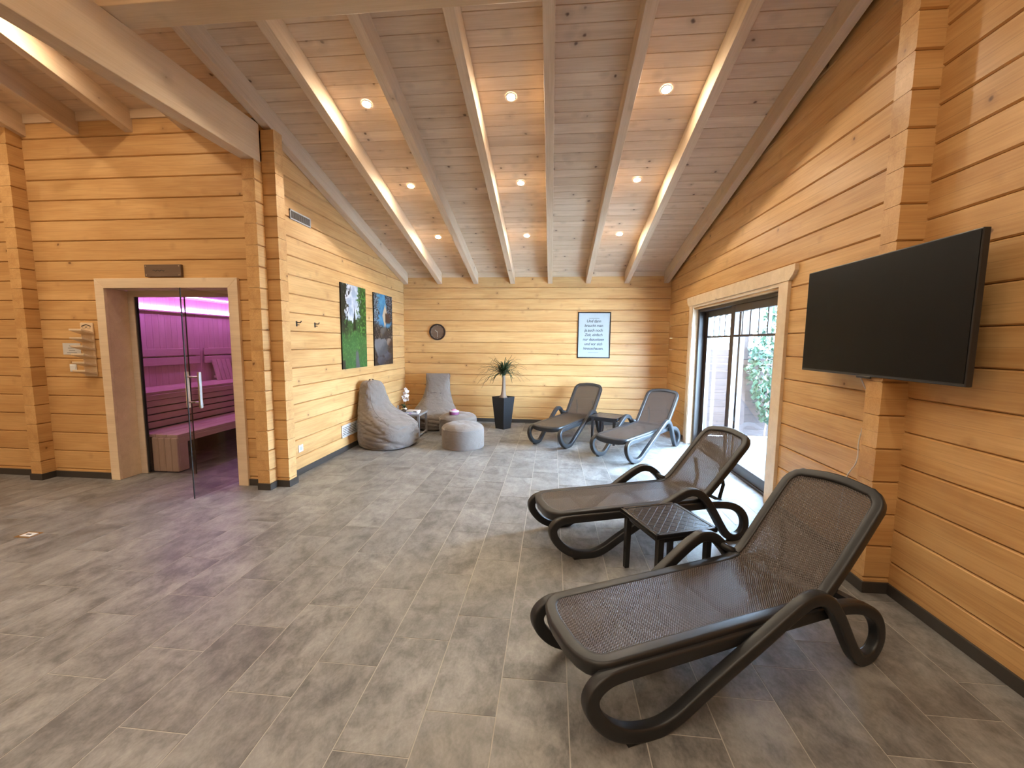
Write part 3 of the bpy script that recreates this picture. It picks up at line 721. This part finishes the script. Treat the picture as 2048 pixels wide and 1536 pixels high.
def paint_rocks(u, v):
    n1, n2, n3 = fbm(u*5, v*9, 41), fbm(u*20, v*32, 45), vnoise(u*50, v*90, 49)
    c = lerp(np.ones(u.shape+(3,))*np.array((.06, .30, .52)), (.16, .45, .66), sm(.3, .7, n1))
    tl = sm(.30, .18, u+.5*(n2-.5))*sm(.52, .6, v); c = lerp(c, (.05, .07, .08), tl); c = lerp(c, (.35, .45, .52), tl*sm(.55, .7, n3))
    trr = sm(.52, .60, u+.35*(n2-.5)-.08*np.sin(v*9))*sm(.55, .66, v); c = lerp(c, (.012, .016, .022), trr); c = lerp(c, (.28, .36, .44), trr*sm(.62, .72, n3))
    low = sm(.56, .50, v-.12*np.abs(u-.5)+.1*(n1-.5)); c = lerp(c, (.018, .016, .016), low); c = lerp(c, (.14, .12, .10), low*sm(.55, .7, n2)); c = lerp(c, (.40, .34, .28), low*sm(.72, .82, n3)*sm(.3, .4, v))
    flame = sm(.0, .03, (.16-np.abs(u-.58-.1*(v-.7)))*.9-np.abs(v-.70)*.75); c = lerp(c, (.68, .55, .40), flame)
    stump = sm(.0, .03, .15-np.abs(u-.72))*sm(.58, .62, v+.0)*sm(.76, .72, v); c = lerp(c, (.10, .06, .04), stump)
    def rock(cu, cv, ru, rv, col, hi):
        nonlocal c
        d = np.sqrt(((u-cu)/ru)**2+((v-cv)/rv)**2)+.7*(n1-.5)+.35*(n2-.5); m = sm(1.0, .9, d); c = lerp(c, col, m); c = lerp(c, hi, m*sm(.5, -.6, ((u-cu)/ru-(v-cv)/rv)+.8*(n2-.5))*.6)
    rock(.5, .45, .22, .09, (.055, .055, .06), (.28, .24, .2)); rock(.38, .25, .38, .13, (.11, .12, .14), (.34, .34, .34)); rock(.7, .12, .2, .06, (.07, .075, .10), (.18, .19, .23)); rock(.35, .06, .22, .07, (.06, .065, .09), (.15, .16, .2)); rock(.82, .32, .16, .06, (.10, .05, .03), (.55, .45, .36))
    return c
def picture(y0, y1, z0, z1, fn, label):
    t = thing('photo_panel', label, 'picture', (XL+.003, y0, z0), 0, 'photo prints on the left wall')
    wdt, hgt = y1-y0, z1-z0
    B().box(.0, .016, 0, wdt, 0, hgt).build('board', 'black_frame', t)
    nu, nv = 110, 174; U, V = np.meshgrid(np.linspace(0, 1, nu+1), np.linspace(0, 1, nv+1))
    co = np.stack([np.full(U.shape, .0172), U*wdt, V*hgt], -1).reshape(-1, 3)
    idx = np.arange((nu+1)*(nv+1)).reshape(nv+1, nu+1)
    Fq = np.stack([idx[:-1, :-1], idx[:-1, 1:], idx[1:, 1:], idx[1:, :-1]], -1).reshape(-1, 4)
    me = bpy.data.meshes.new('print'); me.from_pydata(co.tolist(), [], Fq.tolist())
    ca = me.color_attributes.new('Col', 'FLOAT_COLOR', 'POINT')
    col = np.concatenate([np.clip(fn(U, V)*.72, 0, 1)**1.18, np.ones(U.shape+(1,))], -1).reshape(-1)
    ca.data.foreach_set('color', col.astype(np.float32)); me.materials.append(MATS['printed_photo']); link('print', me, t)
picture(5.42, 6.17, 1.153, 2.336, paint_forest, 'tall photo print of a green forest path, left of the two')
picture(6.452, 7.22, 1.145, 2.326, paint_rocks, 'tall photo print of dark rocks under blue sky, nearer the corner')
# clock
ck = thing('wall_clock', 'round dark brown wooden wall clock on the back log wall', 'clock', (-2.219, YB, 1.73))
def disc(r0, r1, ya, yb, nm, mat, n=40):
    def ring(r, yy): return [(r*math.cos(2*math.pi*k/n), yy, r*math.sin(2*math.pi*k/n)) for k in range(n)]
    b = B()
    if r0: b.loops([ring(r0, yb), ring(r0, ya), ring(r1, ya), ring(r1, yb)], closed=True)
    else: b.loops([ring(r1, ya), ring(r1, yb)])
    return b.build(nm, mat, ck)
disc(0, .140, -.018, -.001, 'dial', 'plaque_wood'); disc(.130, .157, -.034, -.001, 'rim', 'clock_wood')
for k in range(12):
    a = 2*math.pi*k/12; B().box(-.003, .003, -.0195, -.0178, .112, .130).build('hour_mark', 'grey_ink', ck, Matrix.Rotation(a, 4, 'Y'))
B().box(-.004, .004, -.022, -.020, -.01, .062).build('hour_hand', 'paper', ck, Matrix.Rotation(math.radians(-48), 4, 'Y'))
B().box(-.003, .003, -.0245, -.0225, -.015, .098).build('minute_hand', 'paper', ck, Matrix.Rotation(math.radians(178), 4, 'Y'))
# framed quote
po = thing('framed_quote', 'black-framed white poster with a handwritten quote on the back wall', 'poster', (.761, YB, 1.69))
pw, ph = .301, .425
fb = B(); fb.box(-pw, pw, -.022, -.001, ph-.016, ph); fb.box(-pw, pw, -.022, -.001, -ph, -ph+.016); fb.box(-pw, -pw+.016, -.022, -.001, -ph, ph); fb.box(pw-.016, pw, -.022, -.001, -ph, ph); fb.build('frame', 'black_frame', po)
B().box(-pw+.014, pw-.014, -.010, -.002, -ph+.014, ph-.014).build('sheet', 'mount_white', po)
B().box(-pw+.015, pw-.015, -.0165, -.0145, -ph+.015, ph-.015).build('cover_glass', 'clear_glass', po)
def text_mesh(body, size, shear=.22):
    cu = bpy.data.curves.new('txt', 'FONT'); cu.body = body; cu.size = size; cu.shear = shear; cu.align_x = 'CENTER'; cu.extrude = .0003; cu.offset = .0008; cu.space_character = .93; cu.resolution_u = 3
    o = bpy.data.objects.new('txt', cu); COL.objects.link(o); bpy.context.view_layer.update()
    me = bpy.data.meshes.new_from_object(o.evaluated_get(bpy.context.evaluated_depsgraph_get())); bpy.data.objects.remove(o); return me
for k, ln in enumerate(('Und dann', 'braucht man', 'ja auch noch', 'Zeit, einfach', 'nur dazusitzen', 'und vor sich', 'hinzuschauen.')):
    me = text_mesh(ln, .072); me.materials.clear(); me.materials.append(MATS['ink'])
    link('lettering', me, po, Matrix.Translation((-.01, -.0108, .238-.0845*k)) @ Matrix.Rotation(math.pi/2, 4, 'X'))
B().box(-.10, .09, -.0118, -.0102, .312, .316).build('rule', 'ink', po); B().box(-.10, .09, -.0118, -.0102, -.322, -.318).build('rule', 'ink', po)
# ------------------------------------------------------------------ small wall fittings
def grille(name, label, y0, y1, z0, z1, mat, mats, n, vertical):
    t = thing(name, label, 'vent', (XL, y0, z0)); wd, hg = y1-y0, z1-z0
    B().box(0, .004, 0, wd, 0, hg).build('backing', 'rubber', t)
    f = B(); b = .014
    f.box(0, .012, 0, wd, 0, b); f.box(0, .012, 0, wd, hg-b, hg); f.box(0, .012, 0, b, 0, hg); f.box(0, .012, wd-b, wd, 0, hg); f.build('frame', mat, t)
    for i in range(n):
        q = (i+.5)/n
        if vertical: B().box(.003, .010, b+(wd-2*b)*q-.004, b+(wd-2*b)*q+.004, b, hg-b).build('louvre', mats, t)
        else: B().box(.003, .010, b, wd-b, b+(hg-2*b)*q-.006, b+(hg-2*b)*q+.006).build('louvre', mats, t)
grille('air_vent', 'small grey metal air vent high on the left log wall', 4.40, 4.79, 2.87, 2.975, 'gasket_grey', 'grey_table', 18, True)
grille('air_grille', 'white louvred air grille low on the left wall behind the beanbag', 5.355, 5.80, .20, .37, 'white_plastic', 'white_plastic', 6, False)
def outlet(x, y, z, label, facing, nm='power_outlet', cat='outlet', sock=True):
    M = {'L': Matrix.Translation((x, y, z)) @ ROT_L, 'S': Tm(x, y, z)}[facing]
    t = thing(nm, label, cat); t.matrix_basis = M
    B().box(-.041, .041, -.010, 0, -.041, .041).build('plate', 'white_plastic', t, bevel=.004)
    if sock:
        n = 16; L = B(); L.loops([[(r*math.cos(2*math.pi*k/n), yy, r*math.sin(2*math.pi*k/n)) for k in range(n)] for r, yy in ((.020, -.0112), (.023, -.0112), (.023, -.009), (.020, -.009))], closed=True); L.build('socket_ring', 'gasket_grey', t)
        B().box(-.02, .02, -.0105, -.0095, -.02, .02).build('socket_well', 'gasket_grey', t)
    else: B().box(-.030, .030, -.0145, -.009, -.030, .030).build('rocker', 'white_plastic', t, bevel=.003)
outlet(XL, 4.42, .305, 'white power outlet low on the left wall beside the log-end corner', 'L')
outlet(XL, 7.46, .303, 'white power outlet above the small table in the back corner', 'L')
outlet(-5.179, YS, 1.228, 'white light switch beside the wooden glasses rack', 'S', 'light_switch', 'switch', False)
for y, lb in ((4.447, 'left small metal coat hook on the left log wall'), (4.809, 'right small metal coat hook on the left log wall')):
    t = thing('coat_hook', lb, 'hook', (XL, y, 1.735), 0, 'coat hooks')
    B().box(0, .006, -.012, .012, -.03, .03).build('plate', 'dark_metal', t, bevel=.002); B().tube([(.004, 0, .012), (.05, 0, .012), (.06, 0, .03)], .006).build('peg', 'dark_metal', t)
    B().tube([(.004, 0, -.012), (.035, 0, -.014)], .005).build('peg', 'dark_metal', t)
# glasses rack with the roof-and-spectacles symbol
rk = thing('glasses_rack', 'small wooden wall rack with six stepped shelves left of the sauna door', 'rack', (-4.965, YS, 1.14))
B().box(-.075, .075, -.016, 0, 0, .575).build('back_board', 'casing_wood', rk, bevel=.006)
for k in range(6):
    z = .03+.086*k
    b = B().loops([[(-.075, -.125, z+.028), (.075, -.125, z+.028), (.085, -.012, z-.008), (-.08, -.012, z-.008)], [(-.075, -.125, z+.048), (.075, -.125, z+.048), (.085, -.012, z+.016), (-.08, -.012, z+.016)]])
    b.build('shelf', 'casing_wood', rk, bevel=.003)
B().sweep([(-.055, -.0175, .537), (0, -.0175, .556), (.055, -.0175, .537)], (0, 1, 0), .004, .002, 6).build('symbol', 'ink', rk)
for sx in (-1, 1): B().sweep([(sx*.026+.022*math.cos(a), -.0175, .528+.013*math.sin(a)) for a in np.linspace(math.pi*.95, math.pi*2.05, 9)], (0, 1, 0), .0015, .0015, 6).build('symbol', 'grey_ink', rk)
B().sweep([(-.012, -.0175, .533), (0, -.0175, .527), (.012, -.0175, .533)], (0, 1, 0), .002, .002, 6).build('symbol', 'ink', rk)
nt = thing('paper_notice', 'white paper notice with faint print pinned left of the wooden rack', 'notice', (-5.18, YS, 1.434))
B().box(-.108, .108, -.003, -.0005, -.062, .062).build('sheet', 'paper', nt)
for k, (a, b2) in enumerate(((-.03, .03), (-.045, .045), (-.035, .04), (-.06, .06))): B().box(a, b2, -.0036, -.003, .028-.024*k, .036-.024*k).build('print_line', 'grey_ink', nt)
sg = thing('door_plaque', 'dark brown wooden plaque above the sauna door', 'sign', (-4.01, YS, 2.25))
B().box(-.205, .205, -.03, 0, -.062, .062).build('board', 'plaque_wood', sg, bevel=.004)
for sx in (-.185, .185):
    for sz in (-.045, .045): B().box(sx-.006, sx+.006, -.033, -.029, sz-.006, sz+.006).build('screw', 'steel', sg, bevel=.002)
B().sweep([(-.11+.012*k, -.0305, .006*math.sin(k*1.7)) for k in range(12)], (0, 1, 0), .003, .0012, 6).build('carved_mark', 'rubber', sg)
fbx = thing('floor_socket', 'small metal floor socket set in the tiles at far left', 'floor socket', (-4.085, 2.735, 0), math.radians(0))
B().box(-.07, .07, -.05, .05, 0, .004).build('plate', 'steel', fbx, bevel=.002); B().box(-.045, .045, -.03, .03, .004, .007).build('lid', 'white_plastic', fbx, bevel=.002); B().box(-.02, .02, -.006, .006, .007, .009).build('slot', 'rubber', fbx)
# ------------------------------------------------------------------ bean bags and poufs
def beanbag(label, loc, rz, rows, mat='taupe_fabric', seed=0, tag_=True):
    """rows: z, centre x, radius x, radius y, squareness; local +x is the front"""
    t = thing('beanbag_chair', label, 'beanbag', loc, rz, 'beanbag chairs'); n = 120; L = []
    P = cr([(z, cx, rx) for z, cx, rx, ry, p in rows], 9); Q = cr([(ry, p, 0) for z, cx, rx, ry, p in rows], 9)
    for i, (a, b) in enumerate(zip(P, Q)):
        ring = []
        for k in range(n):
            th = 2*math.pi*k/n; c, s = math.cos(th), math.sin(th); p = b.y
            x, y = math.copysign(abs(c)**(2/p), c), math.copysign(abs(s)**(2/p), s)
            fold = abs(vnoise(th*2.2+20+a.x*5, a.x*17+th*1.5+seed, seed)-.5)*2; fold2 = abs(vnoise(th*4.5+9-a.x*6, a.x*24-th*2.5, seed+3)-.5)*2
            wr_ = 1-(.05*(1-fold)**5+.018*(1-fold2)**4)*(1 if i > 2 else .2)+.03*(vnoise(th*1.5, a.x*4, seed+5)-.5)
            zz = a.x+(.02*(vnoise(th*1.7, a.x*5, seed+7)-.5) if 3 < i < len(P)-3 else 0)
            ring.append((a.y+max(a.z, .001)*x*wr_, max(b.x, .001)*y*wr_, max(0, zz)))
        L.append(ring)
    b = B().loops(L); o = b.build('cover', mat, t, smooth=True)
    return t, L
rows1 = [(0, .02, .30, .30, 2.2), (.012, .02, .39, .39, 2.3), (.07, .02, .425, .42, 2.3), (.17, .02, .43, .43, 2.3), (.27, .02, .425, .42, 2.3), (.35, -.01, .40, .41, 2.3), (.42, -.07, .33, .37, 2.3), (.50, -.16, .245, .32, 2.4), (.60, -.215, .185, .27, 2.6), (.72, -.24, .155, .235, 2.8), (.84, -.255, .135, .205, 2.8), (.91, -.265, .115, .18, 2.6), (.945, -.27, .08, .13, 2.4), (.955, -.27, .02, .04, 2)]
b1, Lr = beanbag('taupe beanbag chair leaning on the left wall under the photo prints', (-2.455, 5.905, 0), math.radians(-14), rows1, seed=3)
B().sweep([(-.27, -.05, .945), (-.27, -.03, .975), (-.27, .03, .975), (-.27, .05, .945)], (1, 0, 0), .004, .016, 8).build('carry_loop', 'taupe_fabric', b1)
for sg in (1, -1):
    pth = []
    for i, ring in enumerate(Lr):
        if 18 < i < len(Lr)-14: pth.append(ring[(17 if sg > 0 else 120-17)])
    B().tube(cr(pth[::5], 3), .0035, 6).build('seam', 'taupe_fabric', b1, smooth=True)
rows2 = [(0, .02, .32, .30, 2.2), (.012, .02, .42, .38, 2.3), (.08, .02, .45, .42, 2.3), (.18, .02, .45, .42, 2.3), (.27, .01, .42, .40, 2.3), (.34, -.04, .35, .36, 2.3), (.42, -.12, .27, .315, 2.4), (.52, -.20, .19, .27, 2.6), (.64, -.25, .14, .235, 2.8), (.78, -.285, .105, .222, 3.0), (.88, -.30, .075, .230, 3.4), (.935, -.31, .045, .232, 3.6), (.95, -.31, .015, .22, 3)]
b2, Lr2 = beanbag('taupe beanbag chair with tall back standing at the back log wall', (-2.13, 7.30, 0), math.radians(-88), rows2, seed=8)
B().sweep([(-.095, -.10, .60), (-.09, 0, .605), (-.095, .10, .60)], (0, 0, 1), .003, .006, 6).build('pocket_seam', 'rubber', b2)
def pouf(label, x, y, r, h, seed):
    t = thing('pouf', label, 'pouf', (x, y, 0), 0, 'round poufs')
    pf = [(.01, 0), (r*.9, 0), (r*.985, .012), (r, .05), (r*1.005, h*.45), (r, h*.80), (r*.975, h*.87), (r*.90, h*.95), (r*.72, h*1.02), (r*.5, h*1.045), (r*.25, h*1.03), (.005, h*1.02)]
    def fnc(q, th):
        rr = math.hypot(q[0], q[1])/r; z = q[2]
        if z > h*.82: z += .014*(vnoise(th*5.1+seed, rr*3, seed)-.5)*min(1, rr*2)+.012*(vnoise(q[0]*7+seed, q[1]*7, seed+2)-.5)
        elif z > .03: return (q[0]*(1+.012*(vnoise(th*3, z*9, seed)-.5)), q[1]*(1+.012*(vnoise(th*3, z*9, seed)-.5)), z)
        return (q[0], q[1], z)
    pp = [(p.x, p.y) for p in cr([(a, b, 0) for a, b in pf], 4)]
    B().lathe(pp, 56, fn=fnc).build('cover', 'taupe_fabric', t, smooth=True)
    B().sweep([(r*1.0*math.cos(a), r*1.0*math.sin(a), h*.835+.004*math.sin(a*11)) for a in np.linspace(0, 2*math.pi, 64, endpoint=False)], (0, 0, 1), .003, .003, 6, True, 2).build('seam', 'taupe_fabric', t, smooth=True)
    return t
p0 = pouf('round taupe fabric pouf standing in front, empty on top', -1.305, 5.945, .312, .335, 2)
B().box(-.02, .02, -.004, 0, -.012, .012).build('care_tag', 'paper', p0, Matrix.Translation((-.235, -.21, .29)) @ Matrix.Rotation(math.radians(-48), 4, 'Z'))
pouf('round taupe fabric pouf behind, with a purple tin on it', -1.565, 6.75, .312, .335, 6)
tn = thing('round_tin', 'purple and white round tin lying on the rear pouf', 'tin', (-1.60, 6.62, .354))
B().lathe([(.005, 0), (.078, 0), (.08, .004), (.08, .042), (.005, .042)], 32).build('tin_body', 'purple_tin', tn); B().lathe([(.082, .043), (.083, .058), (.07, .063), (.005, .063)], 32).build('tin_lid', 'mount_white', tn)
B().lathe([(.005, .063), (.05, .064), (.035, .085), (.005, .088)], 24).build('wrapped_sweet', 'pink_paper', tn)
# ------------------------------------------------------------------ corner table with orchid and books
ctb = thing('corner_table', 'low grey square table between the two beanbag chairs', 'table', (-2.345, 6.55, 0))
B().box(-.25, .25, -.23, .23, .355, .385).build('table_top', 'grey_table', ctb, bevel=.003)
for sx in (-1, 1):
    for sy in (-1, 1): B().box(sx*.225-.018, sx*.225+.018, sy*.205-.018, sy*.205+.018, 0, .355).build('leg', 'grey_table', ctb, bevel=.003)
B().box(.212, .238, -.19, .19, .03, .055).build('stretcher', 'grey_table', ctb, bevel=.002)
oc = thing('potted_orchid', 'white artificial orchid in a small silver pot on the corner table', 'orchid', (-2.42, 6.55, .385))
B().lathe([(.005, 0), (.035, 0), (.05, .02), (.055, .05), (.048, .075), (.042, .078), (.040, .06), (.005, .058)], 28).build('pot', 'steel', oc, smooth=True)
B().tube(cr([(0, 0, .06), (.0, .0, .16), (.02, -.01, .27), (.06, -.02, .33)], 6), .004).build('stem', 'orchid_leaf', oc)
lf = B()
for a, l in ((.3, .12), (2.4, .13), (3.8, .10), (5.2, .11)):
    ctr = cr([(0, 0, .06), (.5*l*math.cos(a), .5*l*math.sin(a), .115), (l*math.cos(a), l*math.sin(a), .10)], 5)
    lf.sweep(ctr, (0, 0, 1), [.004+.018*math.sin(math.pi*min(1, i/(len(ctr)-1)+.05)) for i in range(len(ctr))], .002, 8, False, 2)
lf.build('leaves', 'orchid_leaf', oc, smooth=True)
def blossom(x, y, z, s, rz):
    b = B()
    for k in range(5):
        a = 2*math.pi*k/5+math.pi/2; n = 10; wd_ = 1.0 if k in (1, 4) else .72; ring0, ring1 = [], []
        for j in range(n):
            th = 2*math.pi*j/n; px, py = .5+.5*math.cos(th), .42*wd_*math.sin(th)
            X, Z = (px*math.cos(a)-py*math.sin(a))*s, (px*math.sin(a)+py*math.cos(a))*s
            ring0.append((X, -.3*s*px*px*.3-.001*k, Z)); ring1.append((X, -.3*s*px*px*.3-.001*k+.002, Z))
        b.loops([ring0, ring1])
    o = b.build('blossom', 'petal_white', oc, Tm(x, y, z, rz)); B().lathe([(.001, -.006), (.006, 0), (.001, .006)], 8).build('blossom_centre', 'pink_paper', o, Matrix.Translation((0, -.006, 0)))
for q in ((.02, -.03, .20, .036, .2), (.065, -.03, .215, .036, -.4), (.0, -.03, .255, .037, .1), (.055, -.035, .275, .037, .5), (.02, -.03, .315, .036, -.2), (.06, -.03, .345, .036, .3), (.035, -.03, .385, .03, 0)): blossom(*q)
bk = thing('book', 'blue and white paperback, lower of two on the corner table', 'book', (-2.235, 6.41, .385), math.radians(4), 'books on the corner table')
B().box(-.10, .10, -.07, .07, 0, .028).build('cover', 'book_blue', bk, bevel=.002); B().box(-.097, .101, -.0715, .067, .004, .024).build('pages', 'paper', bk); B().box(-.04, .0, -.0722, -.071, .006, .022).build('spine_label', 'pink_paper', bk)
bk = thing('book', 'white book lying on top of the blue paperback', 'book', (-2.225, 6.415, .413), math.radians(-5), 'books on the corner table')
B().box(-.095, .095, -.066, .066, 0, .026).build('cover', 'mount_white', bk, bevel=.002); B().box(-.092, .096, -.0675, .063, .004, .022).build('pages', 'paper', bk); B().box(.03, .08, -.0682, -.067, .006, .02).build('spine_label', 'ink', bk)
# ------------------------------------------------------------------ planter with ponytail palm
pt = thing('potted_palm', 'ponytail palm in a tall tapered black planter at the back wall', 'plant', (-.865, 7.30, 0), math.radians(55))
def sq(h, z): return [(-h, -h, z), (h, -h, z), (h, h, z), (-h, h, z)]
B().loops([sq(.098, 0), sq(.145, .575), sq(.134, .575), sq(.128, .53)]).build('planter', 'planter_black', pt, bevel=.003)
B().box(-.13, .13, -.13, .13, .53, .545).build('soil', 'soil', pt)
B().lathe([(.085, .54), (.075, .565), (.05, .60), (.038, .66), (.032, .75), (.028, .85), (.027, .94), (.02, .99), (.002, 1.0)], 20, fn=lambda q, th: (q[0]+.01*math.sin(q[2]*9), q[1]+.008*math.sin(q[2]*7), q[2])).build('trunk', 'trunk_bark', pt, smooth=True)
lf = B()
for i in range(135):
    a = RNG.random()*2*math.pi; l = .24+.25*RNG.random(); up_ = RNG.random()
    e = .25+1.25*up_; z0 = .95+.05*RNG.random(); d = Vector((math.cos(a), math.sin(a), 0)); pts = []
    for k in range(7):
        t_ = k/6; r_ = l*(math.cos(e)*t_+.28*t_*t_); zz = z0+l*(math.sin(e)*t_*1.1-(.95-.35*up_)*t_**2.3*(.55+.7*RNG.random()*.5)); pts.append(d*(.012+r_)+Vector((0, 0, zz)))
    side = Vector((-d.y, d.x, 0)); k0 = len(lf.v)
    for k, p in enumerate(pts):
        wdt = .013*(1-k/6.3)**.6; lf.v += [tuple(p-side*wdt), tuple(p+Vector((0, 0, -.002))), tuple(p+side*wdt)]
        if k: 
            a0 = k0+3*(k-1); lf.f += [(a0, a0+1, a0+4, a0+3), (a0+1, a0+2, a0+5, a0+4)]
lf.build('foliage', 'leaf_green', pt)
